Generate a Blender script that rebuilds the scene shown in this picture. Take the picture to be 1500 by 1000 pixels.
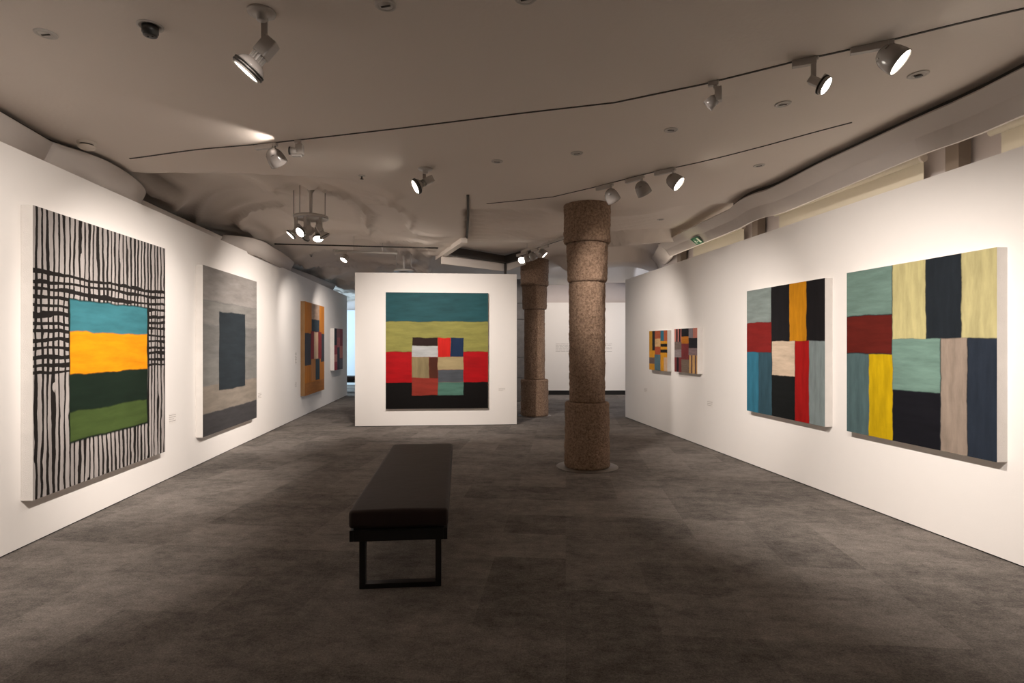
import bpy, bmesh, math, random
from mathutils import Vector, Matrix, noise

for o in list(bpy.data.objects):
    bpy.data.objects.remove(o, do_unlink=True)
S = bpy.context.scene
C = S.collection
random.seed(7)
PI = math.pi

# ------------------------------------------------------------------ camera
F = 833.0            # focal length in pixels of the 1500 px frame
CH = 1.5             # eye height
HZ = 504.5           # horizon row
cd = bpy.data.cameras.new('camera')
cam = bpy.data.objects.new('camera', cd)
C.objects.link(cam)
cd.sensor_width = 36.0
cd.lens = F / 1500 * 36.0
cd.shift_y = (HZ - 500) / 1500
cd.clip_start = 0.05
cd.clip_end = 100
cam.location = (0, 0, CH)
cam.rotation_euler = (PI / 2, 0, 0)
S.camera = cam

# ------------------------------------------------------------------ view and world
S.view_settings.view_transform = 'Standard'
S.view_settings.look = 'None'
S.view_settings.gamma = 1
S.view_settings.exposure = 0.46
S.view_settings.use_curve_mapping = False
w = bpy.data.worlds.new('world')
S.world = w
w.use_nodes = True
w.node_tree.nodes['Background'].inputs[0].default_value = (1, 0.85, 0.72, 1)
w.node_tree.nodes['Background'].inputs[1].default_value = 0.0
try:
    S.cycles.use_denoising = True
    S.cycles.max_bounces = 8
    S.cycles.diffuse_bounces = 5
    S.cycles.sample_clamp_indirect = 4
except Exception:
    pass

WARM = (1.0, 0.905, 0.83)
LIGHTS = []
def spot(name, loc, target, power, angle, blend=0.8, radius=0.05, col=WARM, parent=None):
    ld = bpy.data.lights.new(name, 'SPOT')
    ld.energy = power
    ld.spot_size = math.radians(angle)
    ld.spot_blend = blend
    ld.shadow_soft_size = radius
    ld.color = col
    o = bpy.data.objects.new(name, ld)
    C.objects.link(o)
    if parent is not None:
        o.parent = parent
        loc = Vector(loc) - parent.location
        target = Vector(target) - parent.location
    o.location = loc
    o.rotation_euler = (Vector(target) - Vector(loc)).to_track_quat('-Z', 'Y').to_euler()
    return o

# wall washers on the part of the ceiling behind the camera and between the visible tracks, plus added fill lights
WASH_FILL = [
    # (loc), (target), power, angle
    ((-0.5, 1.7, 3.06), (-3.65, 3.8, 1.15), 500, 66),
    ((-0.7, 4.0, 3.06), (-3.8, 5.9, 1.15), 660, 60),
    ((-1.0, 8.0, 3.0), (-4.1, 8.9, 1.25), 540, 70),
    ((-3.25, 10.0, 2.98), (-4.4, 11.7, 1.3), 85, 76),
    ((-3.2, 12.4, 2.98), (-4.7, 14.2, 1.35), 120, 76),
    ((0.6, 1.4, 3.06), (3.55, 3.7, 0.88), 370, 64),
    ((0.3, 3.4, 3.06), (3.2, 5.3, 0.9), 440, 76),
    ((0.0, 5.0, 3.06), (2.9, 7.7, 1.2), 380, 54),
    ((0.8, 8.6, 3.0), (2.6, 10.3, 1.3), 150, 76),
    ((-1.4, 6.7, 2.98), (-1.4, 10.4, 1.3), 540, 72),
    ((0.9, 9.4, 3.0), (-.6, 8.6, 0.0), 50, 90),  # added fill over the floor before the partition
    ((-1.0, 13.2, 3.0), (.4, 15.0, 1.5), 110, 80),  # added to brighten the stone pier
    ((2.3, 10.6, 3.05), (.9, 12.0, 1.2), 60, 60),  # added fill towards the far column
]
for i, (a, b, p, g) in enumerate(WASH_FILL):
    spot('wash_fill_light', a, b, p, g, blend=1.0, radius=.06)
# text wall and the room beyond the right wall
spot('text_wall_light', (1.2, 14.3, 3.0), (1.2, 17.0, 1.5), 115, 90, col=(1, .88, .78))
spot('text_wall_light', (3.6, 14.6, 3.0), (2.7, 17.0, 1.6), 85, 90, col=(1, .88, .78))

def area(name, loc, target, power, sx, sy, col):
    ld = bpy.data.lights.new(name, 'AREA')
    ld.shape = 'RECTANGLE'; ld.size = sx; ld.size_y = sy
    ld.energy = power; ld.color = col
    o = bpy.data.objects.new(name, ld); C.objects.link(o)
    o.location = loc
    o.rotation_euler = (Vector(target) - Vector(loc)).to_track_quat('-Z', 'Y').to_euler()
# daylight from the windows of the far left room and of the far right room
area('far_window_daylight', (-8.0, 18.6, 2.0), (-4.0, 20.5, 1.6), 170, 2.6, 2.2, (0.60, 0.82, 1.0))
area('side_window_daylight', (5.6, 14.6, 2.1), (3.0, 14.0, 3.1), 40, 1.6, 1.6, (0.78, 0.86, 1.0))

# added unseen strip on top of the right wall, brightening the blinds above it
ld = bpy.data.lights.new('added_strip_light', 'AREA'); ld.shape = 'RECTANGLE'; ld.size = 13.0; ld.size_y = .04; ld.energy = 5; ld.color = (1.0, .86, .72)
o = bpy.data.objects.new('added_strip_light', ld); C.objects.link(o)
_d = Vector((-.1386, 1, 0)).normalized(); _z = Vector((-.75, -.1, -.65)).normalized(); _y = _z.cross(_d).normalized(); _z = _d.cross(_y)
o.matrix_world = Matrix(((_d.x, _y.x, _z.x, 3.435 - .1386 * .4 + .055), (_d.y, _y.y, _z.y, 4.2), (_d.z, _y.z, _z.z, 2.87), (0, 0, 0, 1)))

ld = bpy.data.lights.new('added_strip_light', 'AREA'); ld.shape = 'RECTANGLE'; ld.size = 12.0; ld.size_y = .04; ld.energy = 5; ld.color = (1.0, .88, .76)  # second added strip, unseen, brightens the right fascia
o = bpy.data.objects.new('added_strip_light', ld); C.objects.link(o)
_z = Vector((.60, .08, -.80)).normalized(); _y = _z.cross(_d).normalized(); _z = _d.cross(_y)
o.matrix_world = Matrix(((_d.x, _y.x, _z.x, 3.435 - .1386 * .4 + .075), (_d.y, _y.y, _z.y, 4.2), (_d.z, _y.z, _z.z, 2.85), (0, 0, 0, 1)))

# ------------------------------------------------------------------ materials
def nt(name):
    m = bpy.data.materials.new(name)
    m.use_nodes = True
    n = m.node_tree
    return m, n, n.nodes['Principled BSDF']

def lin(c):
    return tuple((x / 12.92 if x <= 0.04045 else ((x + 0.055) / 1.055) ** 2.4) for x in [v / 255.0 for v in c])

def add(n, t, **kw):
    x = n.nodes.new(t)
    for k, v in kw.items():
        setattr(x, k, v)
    return x

def mathn(n, op, a, b=None, c=None, clamp=False):
    x = add(n, 'ShaderNodeMath', operation=op)
    x.use_clamp = clamp
    for i, v in enumerate((a, b, c)):
        if v is None:
            continue
        if isinstance(v, (int, float)):
            x.inputs[i].default_value = v
        else:
            n.links.new(v, x.inputs[i])
    return x.outputs[0]

def mixc(n, fac, a, b, blend='MIX'):
    x = add(n, 'ShaderNodeMix', data_type='RGBA', blend_type=blend)
    for sock, v in ((x.inputs[0], fac), (x.inputs[6], a), (x.inputs[7], b)):
        if isinstance(v, (int, float)):
            sock.default_value = v
        elif isinstance(v, tuple):
            sock.default_value = v if len(v) == 4 else v + (1,)
        else:
            n.links.new(v, sock)
    return x.outputs[2]

def noisetex(n, vec, scale, detail=3, rough=0.5, mapping=None):
    if mapping:
        mp = add(n, 'ShaderNodeMapping')
        mp.inputs['Scale'].default_value = mapping
        n.links.new(vec, mp.inputs[0])
        vec = mp.outputs[0]
    t = add(n, 'ShaderNodeTexNoise')
    t.inputs['Scale'].default_value = scale
    t.inputs['Detail'].default_value = detail
    t.inputs['Roughness'].default_value = rough
    n.links.new(vec, t.inputs['Vector'])
    return t.outputs[0]

def plain(name, col, rough=0.6, metal=0.0, bump=0.0, bscale=60, vary=0.05, spec=0.5):
    m, n, p = nt(name)
    tc = add(n, 'ShaderNodeTexCoord').outputs['Object']
    nz = noisetex(n, tc, 9, 3)
    c1 = tuple(x * (1 - vary) for x in col)
    c2 = tuple(min(1, x * (1 + vary)) for x in col)
    n.links.new(mixc(n, nz, c1, c2), p.inputs['Base Color'])
    p.inputs['Roughness'].default_value = rough
    p.inputs['Metallic'].default_value = metal
    p.inputs['Specular IOR Level'].default_value = spec
    if bump:
        b = add(n, 'ShaderNodeBump')
        b.inputs['Strength'].default_value = bump
        b.inputs['Distance'].default_value = 0.01
        n.links.new(noisetex(n, tc, bscale, 4), b.inputs['Height'])
        n.links.new(b.outputs[0], p.inputs['Normal'])
    return m

def emis(name, col, strength):
    m, n, p = nt(name)
    p.inputs['Base Color'].default_value = (.8, .8, .8, 1)
    p.inputs['Emission Color'].default_value = col + (1,)
    p.inputs['Emission Strength'].default_value = strength
    return m

M = {}
M['wall'] = plain('painted_wall', (.80, .765, .73), .75, vary=.01, bump=.04, bscale=120, spec=.2)
M['fascia'] = plain('fascia_plaster', (.56, .505, .465), .7, vary=.02, spec=.2)
M['upper'] = plain('upper_wall_plaster', (.62, .56, .54), .8, vary=.03, spec=.2)
M['black'] = plain('black_gap', (.008, .007, .006), .8)
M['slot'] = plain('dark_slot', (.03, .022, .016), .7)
M['blind'] = plain('blind_fabric', (.66, .60, .48), .8, vary=.02)
M['white_metal'] = plain('white_lacquered_metal', (.46, .42, .385), .35, vary=.02)
M['white_gloss'] = plain('white_gloss_metal', (.29, .26, .24), .18, vary=.02)
M['plastic'] = plain('cream_plastic', (.62, .54, .46), .5, vary=.02)
M['disc'] = plain('ceiling_disc_plastic', (.50, .46, .42), .5, vary=.02)
M['dark_metal'] = plain('dark_metal', (.02, .018, .016), .4)
M['steel'] = plain('brushed_steel', (.17, .145, .125), .4, metal=.5)
M['bench_metal'] = plain('bench_black_metal', (.012, .011, .010), .45)
M['leather'] = plain('bench_leather', (.028, .016, .014), .62, bump=.25, bscale=14, vary=.15, spec=.35)
M['canvas_side'] = plain('raw_canvas', (.72, .685, .65), .85, bump=.3, bscale=200, vary=.08, spec=.1)
M['canvas_brown'] = plain('wooden_canvas_side', (.23, .13, .06), .8, vary=.2, spec=.1)
M['lens_on'] = emis('lit_lens', (1, .93, .82), 14)
M['lens_dim'] = plain('dark_lens', (.02, .02, .02), .1)
M['label'] = plain('label_card', (.78, .74, .70), .7, vary=.0)
M['ink'] = plain('label_ink', (.36, .33, .31), .8, vary=.0)
M['green'] = plain('sign_green', (.005, .12, .05), .5, vary=.0)
M['sign_white'] = plain('sign_white', (.75, .78, .70), .5, vary=.0)
M['post'] = plain('window_post_paint', (.20, .155, .12), .6)
M['blue_wall'] = plain('pale_wall', (.70, .74, .76), .8, vary=.01)
M['stone_grey'] = plain('grey_stone', (.16, .15, .145), .9, bump=.6, bscale=40, vary=.3)

# ceiling plaster: painted, slightly uneven
m, n, p = nt('ceiling_plaster')
tc = add(n, 'ShaderNodeTexCoord').outputs['Object']
nz = noisetex(n, tc, 0.8, 3)
n.links.new(mixc(n, nz, (.70, .625, .56), (.75, .67, .60)), p.inputs['Base Color'])
p.inputs['Roughness'].default_value = .75
p.inputs['Specular IOR Level'].default_value = .25
b = add(n, 'ShaderNodeBump'); b.inputs['Strength'].default_value = .12; b.inputs['Distance'].default_value = .01
n.links.new(noisetex(n, tc, 30, 3), b.inputs['Height'])
n.links.new(b.outputs[0], p.inputs['Normal'])
M['ceiling'] = m

# carpet tiles
m, n, p = nt('carpet_tiles')
tc = add(n, 'ShaderNodeTexCoord').outputs['Object']
mp = add(n, 'ShaderNodeMapping'); mp.inputs['Scale'].default_value = (2.0, 2.0, 2.0)
mp.inputs['Rotation'].default_value = (0, 0, math.radians(5.4))
n.links.new(tc, mp.inputs[0])
fl = add(n, 'ShaderNodeVectorMath', operation='FLOOR'); n.links.new(mp.outputs[0], fl.inputs[0])
wn = add(n, 'ShaderNodeTexWhiteNoise', noise_dimensions='2D'); n.links.new(fl.outputs[0], wn.inputs[0])
big = noisetex(n, mp.outputs[0], 1.1, 5, .65, (1, 1.5, 1))
streak = noisetex(n, mp.outputs[0], 4.5, 7, .82, (1.0, 1.35, 1))
fine = noisetex(n, tc, 110, 3, .85)
loops = noisetex(n, tc, 60, 4, .9)
a = mathn(n, 'MULTIPLY', wn.outputs[0], .16)
b_ = mathn(n, 'MULTIPLY', big, .5)
c_ = mathn(n, 'MULTIPLY', streak, .75)
d_ = mathn(n, 'MULTIPLY', loops, .55)
sm = mathn(n, 'ADD', mathn(n, 'ADD', a, b_), mathn(n, 'ADD', c_, d_))
mr = add(n, 'ShaderNodeMapRange'); n.links.new(sm, mr.inputs[0])
mr.inputs[1].default_value = .72; mr.inputs[2].default_value = 1.25
col = mixc(n, mr.outputs[0], (.064, .057, .052), (.285, .252, .226))
fm = mathn(n, 'MULTIPLY_ADD', fine, 1.9, .07)
col = mixc(n, 1.0, col, fm, 'MULTIPLY')
n.links.new(col, p.inputs['Base Color'])
p.inputs['Roughness'].default_value = 1.0
p.inputs['Specular IOR Level'].default_value = .1
b = add(n, 'ShaderNodeBump'); b.inputs['Strength'].default_value = .5; b.inputs['Distance'].default_value = .006
n.links.new(fine, b.inputs['Height']); n.links.new(b.outputs[0], p.inputs['Normal'])
M['carpet'] = m

# hewn stone of the columns
m, n, p = nt('hewn_stone')
tc = add(n, 'ShaderNodeTexCoord').outputs['Object']
n1 = noisetex(n, tc, 38, 6, .75)
n2 = noisetex(n, tc, 3.5, 4, .6)
n3 = noisetex(n, tc, 120, 3, .8)
mr = add(n, 'ShaderNodeMapRange'); n.links.new(n1, mr.inputs[0]); mr.inputs[1].default_value = .33; mr.inputs[2].default_value = .66
c = mixc(n, mr.outputs[0], (.12, .068, .040), (.47, .305, .205))
c = mixc(n, n2, c, mixc(n, mr.outputs[0], (.19, .112, .070), (.54, .37, .255)))
n.links.new(mixc(n, 1.0, c, mathn(n, 'MULTIPLY_ADD', n3, .9, .55), 'MULTIPLY'), p.inputs['Base Color'])
p.inputs['Roughness'].default_value = .9
b = add(n, 'ShaderNodeBump'); b.inputs['Strength'].default_value = 1.0; b.inputs['Distance'].default_value = .035
n.links.new(noisetex(n, tc, 45, 6, .75), b.inputs['Height']); n.links.new(b.outputs[0], p.inputs['Normal'])
M['stone'] = m

def paint_material(name, ground, rects, stripes=False):
    """colour-field painting: rects = (u0, u1, v0, v1, colour, brush direction 'h'/'v'); v runs downwards"""
    m, n, p = nt(name)
    uv = add(n, 'ShaderNodeUVMap'); uv.uv_map = 'UVMap'
    uvo = uv.outputs[0]
    wob = add(n, 'ShaderNodeTexNoise'); wob.inputs['Scale'].default_value = 9; wob.inputs['Detail'].default_value = 4
    n.links.new(uvo, wob.inputs['Vector'])
    sub = add(n, 'ShaderNodeVectorMath', operation='SUBTRACT'); n.links.new(wob.outputs[1], sub.inputs[0]); sub.inputs[1].default_value = (.5, .5, .5)
    scl = add(n, 'ShaderNodeVectorMath', operation='SCALE'); n.links.new(sub.outputs[0], scl.inputs[0]); scl.inputs['Scale'].default_value = .022
    ad = add(n, 'ShaderNodeVectorMath', operation='ADD'); n.links.new(uvo, ad.inputs[0]); n.links.new(scl.outputs[0], ad.inputs[1])
    pos = ad.outputs[0]
    bh = noisetex(n, pos, 4, 4, .6, (1, 6, 1))
    bv = noisetex(n, pos, 4, 4, .6, (6, 1, 1))
    fh = mathn(n, 'MULTIPLY_ADD', bh, .95, .50)
    fv = mathn(n, 'MULTIPLY_ADD', bv, .95, .50)
    def col_of(c, d):
        return mixc(n, 1.0, tuple(.78 * q for q in lin(c)), fh if d == 'h' else fv, 'MULTIPLY')
    cur = col_of(ground[0], ground[1])
    if stripes:
        sp = add(n, 'ShaderNodeSeparateXYZ'); n.links.new(pos, sp.inputs[0])
        wv = noisetex(n, uvo, 2.2, 2, .5, (10, 1, 1))
        wh = noisetex(n, uvo, 2.2, 2, .5, (1, 10, 1))
        uu = mathn(n, 'ADD', mathn(n, 'MULTIPLY', sp.outputs[0], 31.0), mathn(n, 'MULTIPLY', wv, 1.4))
        vv = mathn(n, 'ADD', mathn(n, 'MULTIPLY', sp.outputs[1], 34.0), mathn(n, 'MULTIPLY', wh, 1.4))
        th = mathn(n, 'MULTIPLY_ADD', noisetex(n, uvo, 5, 2, .6), .5, .17)
        mu = mathn(n, 'LESS_THAN', mathn(n, 'FRACT', uu), th)
        mv = mathn(n, 'LESS_THAN', mathn(n, 'FRACT', vv), mathn(n, 'ADD', th, .04))
        inb = mathn(n, 'MULTIPLY', mathn(n, 'GREATER_THAN', sp.outputs[1], .205), mathn(n, 'LESS_THAN', sp.outputs[1], .575))
        mv = mathn(n, 'MULTIPLY', mv, inb)
        mask = mathn(n, 'MAXIMUM', mu, mv)
        cur = mixc(n, mask, cur, (.012, .010, .009))
    for (u0, u1, v0, v1, c, d) in rects:
        s1 = add(n, 'ShaderNodeVectorMath', operation='SUBTRACT'); n.links.new(pos, s1.inputs[0])
        s1.inputs[1].default_value = ((u0 + u1) / 2, (v0 + v1) / 2, 0)
        ab = add(n, 'ShaderNodeVectorMath', operation='ABSOLUTE'); n.links.new(s1.outputs[0], ab.inputs[0])
        s2 = add(n, 'ShaderNodeVectorMath', operation='SUBTRACT'); n.links.new(ab.outputs[0], s2.inputs[0])
        s2.inputs[1].default_value = ((u1 - u0) / 2, (v1 - v0) / 2, 0)
        sx = add(n, 'ShaderNodeSeparateXYZ'); n.links.new(s2.outputs[0], sx.inputs[0])
        mx = mathn(n, 'MAXIMUM', sx.outputs[0], sx.outputs[1])
        mr = add(n, 'ShaderNodeMapRange'); n.links.new(mx, mr.inputs[0])
        mr.inputs[1].default_value = -.0035; mr.inputs[2].default_value = .0035
        mr.inputs[3].default_value = 1; mr.inputs[4].default_value = 0
        cur = mixc(n, mr.outputs[0], cur, col_of(c, d))
    n.links.new(cur, p.inputs['Base Color'])
    p.inputs['Roughness'].default_value = .6
    p.inputs['Specular IOR Level'].default_value = .12
    b = add(n, 'ShaderNodeBump'); b.inputs['Strength'].default_value = .25; b.inputs['Distance'].default_value = .006
    n.links.new(bh, b.inputs['Height']); n.links.new(b.outputs[0], p.inputs['Normal'])
    return m

# ------------------------------------------------------------------ mesh helpers
class MB:
    """collects shapes into one mesh"""
    def __init__(self):
        self.bm = bmesh.new()
    def box(self, lo, hi, mtx=None, mat=0):
        vs = [Vector((x, y, z)) for x in (lo[0], hi[0]) for y in (lo[1], hi[1]) for z in (lo[2], hi[2])]
        if mtx is not None:
            vs = [mtx @ v for v in vs]
        v = [self.bm.verts.new(p) for p in vs]
        for q in ((0, 1, 3, 2), (4, 6, 7, 5), (0, 4, 5, 1), (2, 3, 7, 6), (0, 2, 6, 4), (1, 5, 7, 3)):
            f = self.bm.faces.new([v[i] for i in q]); f.material_index = mat
        return self
    def prism(self, pts, z0, z1, mat=0):
        lo = [self.bm.verts.new((x, y, z0)) for x, y in pts]
        hi = [self.bm.verts.new((x, y, z1)) for x, y in pts]
        k = len(pts)
        self.bm.faces.new(lo[::-1]); self.bm.faces.new(hi)
        for i in range(k):
            self.bm.faces.new([lo[i], lo[(i + 1) % k], hi[(i + 1) % k], hi[i]])
        return self
    def lathe(self, prof, seg=24, mtx=None, smooth=True):
        """prof = [(radius, z)]; closed onto the axis where the radius is 0"""
        rings = []
        for r, z in prof:
            if r < 1e-6:
                pt = Vector((0, 0, z)); pt = mtx @ pt if mtx is not None else pt
                rings.append([self.bm.verts.new(pt)])
            else:
                ring = []
                for i in range(seg):
                    a = 2 * PI * i / seg
                    pt = Vector((r * math.cos(a), r * math.sin(a), z))
                    ring.append(self.bm.verts.new(mtx @ pt if mtx is not None else pt))
                rings.append(ring)
        for A, B in zip(rings, rings[1:]):
            for i in range(seg):
                j = (i + 1) % seg
                if len(A) == 1 and len(B) == 1: continue
                if len(A) == 1: f = [A[0], B[j], B[i]]
                elif len(B) == 1: f = [A[i], A[j], B[0]]
                else: f = [A[i], A[j], B[j], B[i]]
                ff = self.bm.faces.new(f); ff.smooth = smooth
        return self
    def tube(self, pts, r, seg=8):
        pts = [Vector(p) for p in pts]
        prev = None
        for i, p in enumerate(pts):
            t = (pts[min(i + 1, len(pts) - 1)] - pts[max(i - 1, 0)]).normalized()
            q = t.to_track_quat('Z', 'Y').to_matrix()
            ring = [self.bm.verts.new(p + q @ Vector((r * math.cos(2 * PI * k / seg), r * math.sin(2 * PI * k / seg), 0))) for k in range(seg)]
            if prev:
                for k in range(seg):
                    f = self.bm.faces.new([prev[k], prev[(k + 1) % seg], ring[(k + 1) % seg], ring[k]]); f.smooth = True
            else:
                self.bm.faces.new(ring[::-1])
            prev = ring
        self.bm.faces.new(prev)
        return self
    def build(self, name, mats, parent=None, bevel=0, recalc=True):
        if recalc:
            bmesh.ops.recalc_face_normals(self.bm, faces=self.bm.faces)
        me = bpy.data.meshes.new(name)
        self.bm.to_mesh(me); self.bm.free()
        for mm in (mats if isinstance(mats, (list, tuple)) else [mats]):
            me.materials.append(mm)
        o = bpy.data.objects.new(name, me)
        C.objects.link(o)
        if parent is not None:
            o.parent = parent
        if bevel:
            bv = o.modifiers.new('bevel', 'BEVEL'); bv.width = bevel; bv.segments = 2; bv.limit_method = 'ANGLE'
        return o

def tag(o, label=None, cat=None, group=None, kind=None):
    if label: o['label'] = label
    if cat: o['category'] = cat
    if group: o['group'] = group
    if kind: o['kind'] = kind
    return o

def thing(name, loc, label, cat, group=None, rotz=0):
    o = bpy.data.objects.new(name, None)
    o.empty_display_size = .1
    C.objects.link(o)
    o.location = loc
    o.rotation_euler = (0, 0, rotz)
    return tag(o, label, cat, group)

def struct(o, label=None):
    o['kind'] = 'structure'
    if label: o['label'] = label
    return o

def sstep(t):
    t = max(0.0, min(1.0, t))
    return t * t * (3 - 2 * t)

def interp(tab, x):
    if x <= tab[0][0]: return tab[0][1]
    for (a, b), (c, d) in zip(tab, tab[1:]):
        if x <= c:
            return b + (d - b) * (x - a) / (c - a)
    return tab[-1][1]

# ------------------------------------------------------------------ ceiling height field
ZC = 3.2
YB = [(-6, 5.2), (-3.80, 5.52), (-2.8, 5.65), (-1.85, 5.82), (-1.2, 5.9), (-.6, 6.4)]
RX = [(-6, -4.45), (0, -3.95), (6.35, -4.35), (8.5, -4.55), (16, -5.0)]    # left fascia line

def ceil_z(x, y):
    z = ZC
    # gentle rise towards both long sides
    z += .06 * sstep((x - 1.6) / 1.2) - .035 * sstep((-2.6 - x) / 1.0) * (1 - sstep((y - 5.4) / .4))
    nx = noise.noise(Vector((x * .35, y * .35, 3.1)))
    z += .012 * nx
    # left plaster field behind the slab edge
    xe = interp([(6.4, -.52), (9.16, -.74), (11.2, -1.48), (13, -1.9)], y)
    yb = interp(YB, x)
    wid = .05 + .9 * sstep((x + 2.1) / 1.1)
    fb = sstep((y - yb) / wid) * (1 - sstep((x - xe) / .05 + .5))
    if fb > 0:
        lift = .23 * sstep((-1.2 - x) / 1.5)
        wv = .055 * noise.noise(Vector((x * .55 + 4, y * .42, .7)))
        q = Vector((x * .8 + .6 * noise.noise(Vector((x * .6, y * .6, 9))), y * .6 + .8 * noise.noise(Vector((x * .5, y * .5, 5))), 2.2))
        r1 = 1 - abs(noise.noise(q)) * 2
        ridge = -.11 * max(0, r1) ** 9
        r2 = 1 - abs(noise.noise(q * 1.9 + Vector((3, 1, 7)))) * 2
        ridge -= .045 * max(0, r2) ** 7
        # crest seen left of the hanging lamp
        d = abs((x + 3.05) - .35 * math.sin((y - 6.0) * 1.6)) / .12
        ridge -= .075 * math.exp(-d * d) * sstep((y - 5.8) / .5) * (1 - sstep((y - 8.6) / .6))
        dome = -.10 * math.exp(-(((x + 2.44) / .35) ** 2 + ((y - 6.9) / .35) ** 2))
        amp = sstep((y - yb) / .9) * sstep((-.9 - x) / 1.2 + .15)
        far = sstep((y - 9.5) / 2.5)
        z += fb * (lift + amp * (wv + ridge) * (1 + .5 * far) + dome * .5)
        z -= fb * .20 * sstep((-3.5 - x) / .9) * sstep((y - 6) / 1)
    # rippled field on the right of the slit
    fc = sstep((x - xe) / .05 + .5) * sstep((y - 7.13) / .06)
    if fc > 0:
        g = (y - 7.2) - .55 * math.sin((x - .1) * 1.9) - .12 * math.sin(x * 4.1)
        near = (1 - sstep((y - 9.3) / .8)) * (1 - sstep((x - 1.6) / .6))
        rip = .022 * math.sin(g * 2 * PI / .26) * near * sstep((y - 7.2) / .3)
        hump = .05 * math.exp(-(((x - .1) / .35) ** 2 + ((y - 8.9) / .3) ** 2))
        sag = .10 * sstep((y - 9.0) / 1.5) * (1 - sstep((y - 11.0) / 2))
        z += fc * (.05 + rip + hump + sag * .5)
        # vaulted bays towards the text wall
        fv = sstep((y - 8.6) / 1.2) * sstep((x - .9) / .5)
        bay = .16 * math.sin((y - 8.6) * 1.45) - .16 * max(0, 1 - abs(math.sin((x - .8 + .3 * math.sin(y)) * 1.2)) * 2.2) ** 2
        z += fc * fv * bay
        z += fc * .13 * sstep((y - 12.5) / 2) 
        if x > .8:
            for y0, cc, am in ((8.7, .75, .20), (10.7, .7, .22)):
                yr = y0 + cc * (x - 1.95) ** 2
                z -= fc * am * sstep((y - yr) / .06) * (1 - sstep((y - yr - .15) / 1.1)) * sstep((x - .8) / .3)
        # hanging lens-shaped lip behind the front column
        s = 1 - ((x - 1.25) / .95) ** 2
        if s > 0:
            z -= fc * .13 * s * (1 - sstep((y - 7.18) / .7))
    return z

def ray(px, py):
    return Vector(((px - 750) / F, 1.0, (HZ - py) / F))

def ceil_hit(px, py, guess=None):
    d = ray(px, py)
    t = 1.0
    while t < 20:
        p = Vector((0, 0, CH)) + d * t
        if p.z >= ceil_z(p.x, p.y):
            lo, hi = t - .05, t
            for _ in range(20):
                mid = (lo + hi) / 2
                p = Vector((0, 0, CH)) + d * mid
                if p.z >= ceil_z(p.x, p.y): hi = mid
                else: lo = mid
            p = Vector((0, 0, CH)) + d * hi
            return Vector((p.x, p.y, ceil_z(p.x, p.y)))
        t += .05
    return p

bm = bmesh.new()
xs = [-6.4 + i * .06 for i in range(214)]
ys = []
y = -4.0
while y < 21.6:
    ys.append(y)
    y += .25 if y < 4.4 else (.05 if y < 10.5 else .09)
grid = [[bm.verts.new((x, y, ceil_z(x, y))) for x in xs] for y in ys]
for j in range(len(ys) - 1):
    for i in range(len(xs) - 1):
        f = bm.faces.new((grid[j][i], grid[j + 1][i], grid[j + 1][i + 1], grid[j][i + 1]))
        f.smooth = True
me = bpy.data.meshes.new('ceiling'); bm.to_mesh(me); bm.free()
me.materials.append(M['ceiling'])
ceiling = bpy.data.objects.new('ceiling', me); C.objects.link(ceiling); struct(ceiling)

# ------------------------------------------------------------------ room shell
struct(MB().box((-9.6, -4.2, -.12), (7.2, 21.8, 0)).build('floor', M['carpet']))

def wl(y):    # left wall face X at depth y
    return -3.588 - .1 * (y - 3.986)
def wr(y):    # right wall face X at depth y
    return 3.435 - .1386 * (y - 3.815)
LT, RT = 2.925, 2.835
struct(MB().prism([(wl(-4), -4), (wl(16.77), 16.77), (wl(16.77) - .16, 16.77), (wl(-4) - .16, -4)], 0.012, LT).build('wall_left', M['wall']))
struct(MB().prism([(wr(-4), -4), (wr(11.73), 11.73), (wr(11.73) + .10, 11.73), (wr(-4) + .10, -4)], 0.012, RT).build('wall_right', M['wall']))
# recessed black strips standing in for the shadow gap under both walls
struct(MB().prism([(wl(-4) - .015, -4), (wl(16.77) - .015, 16.75), (wl(16.77) - .14, 16.75), (wl(-4) - .14, -4)], 0, .012).build('gap_strip_left', M['black']))
struct(MB().prism([(wr(-4) + .015, -4), (wr(11.73) + .015, 11.71), (wr(11.73) + .09, 11.71), (wr(-4) + .09, -4)], 0, .012).build('gap_strip_right', M['black']))
# free standing partition
pa, pb = Vector((-2.863, 10.37)), Vector((.089, 10.63))
pdir = (pb - pa).normalized(); pn = Vector((pdir.y, -pdir.x))      # pn faces the camera
q = [pa, pb, pb - pn * .3, pa - pn * .3]
struct(MB().prism([(v.x, v.y) for v in q], 0.012, 2.815).build('wall_center', M['wall']))
q = [pa - pn * .02 + pdir * .02, pb - pn * .02 - pdir * .02, pb - pn * .28 - pdir * .02, pa - pn * .28 + pdir * .02]
struct(MB().prism([(v.x, v.y) for v in q], 0, .012).build('gap_strip_center', M['black']))  # black strip in place of the shade at the partition's foot
# text wall at the far end with black plinth and the plaster above it
struct(MB().box((.5, 17.0, .13), (7.0, 17.16, 2.755)).build('wall_back', M['wall']))
struct(MB().box((.5, 17.03, 0), (7.0, 17.13, .13)).build('baseboard_back', M['black']))
struct(MB().box((.5, 17.3, 0), (7.0, 17.45, 4.0)).build('wall_upper', M['upper']))
# far left room
struct(MB().box((-9.5, 21.2, 0), (.5, 21.4, 2.78)).build('wall_far', M['blue_wall']))
struct(MB().box((-9.5, 21.45, 0), (.5, 21.6, 4.0)).build('wall_far_upper', M['upper']))
struct(MB().box((-9.6, 16.9, 0), (-9.45, 21.6, 4.0)).build('wall_far_side', M['blue_wall']))
struct(MB().box((-9.6, 16.78, 3.35), (-5.9, 21.6, 3.45)).build('ceiling_far', M['upper']))
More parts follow.
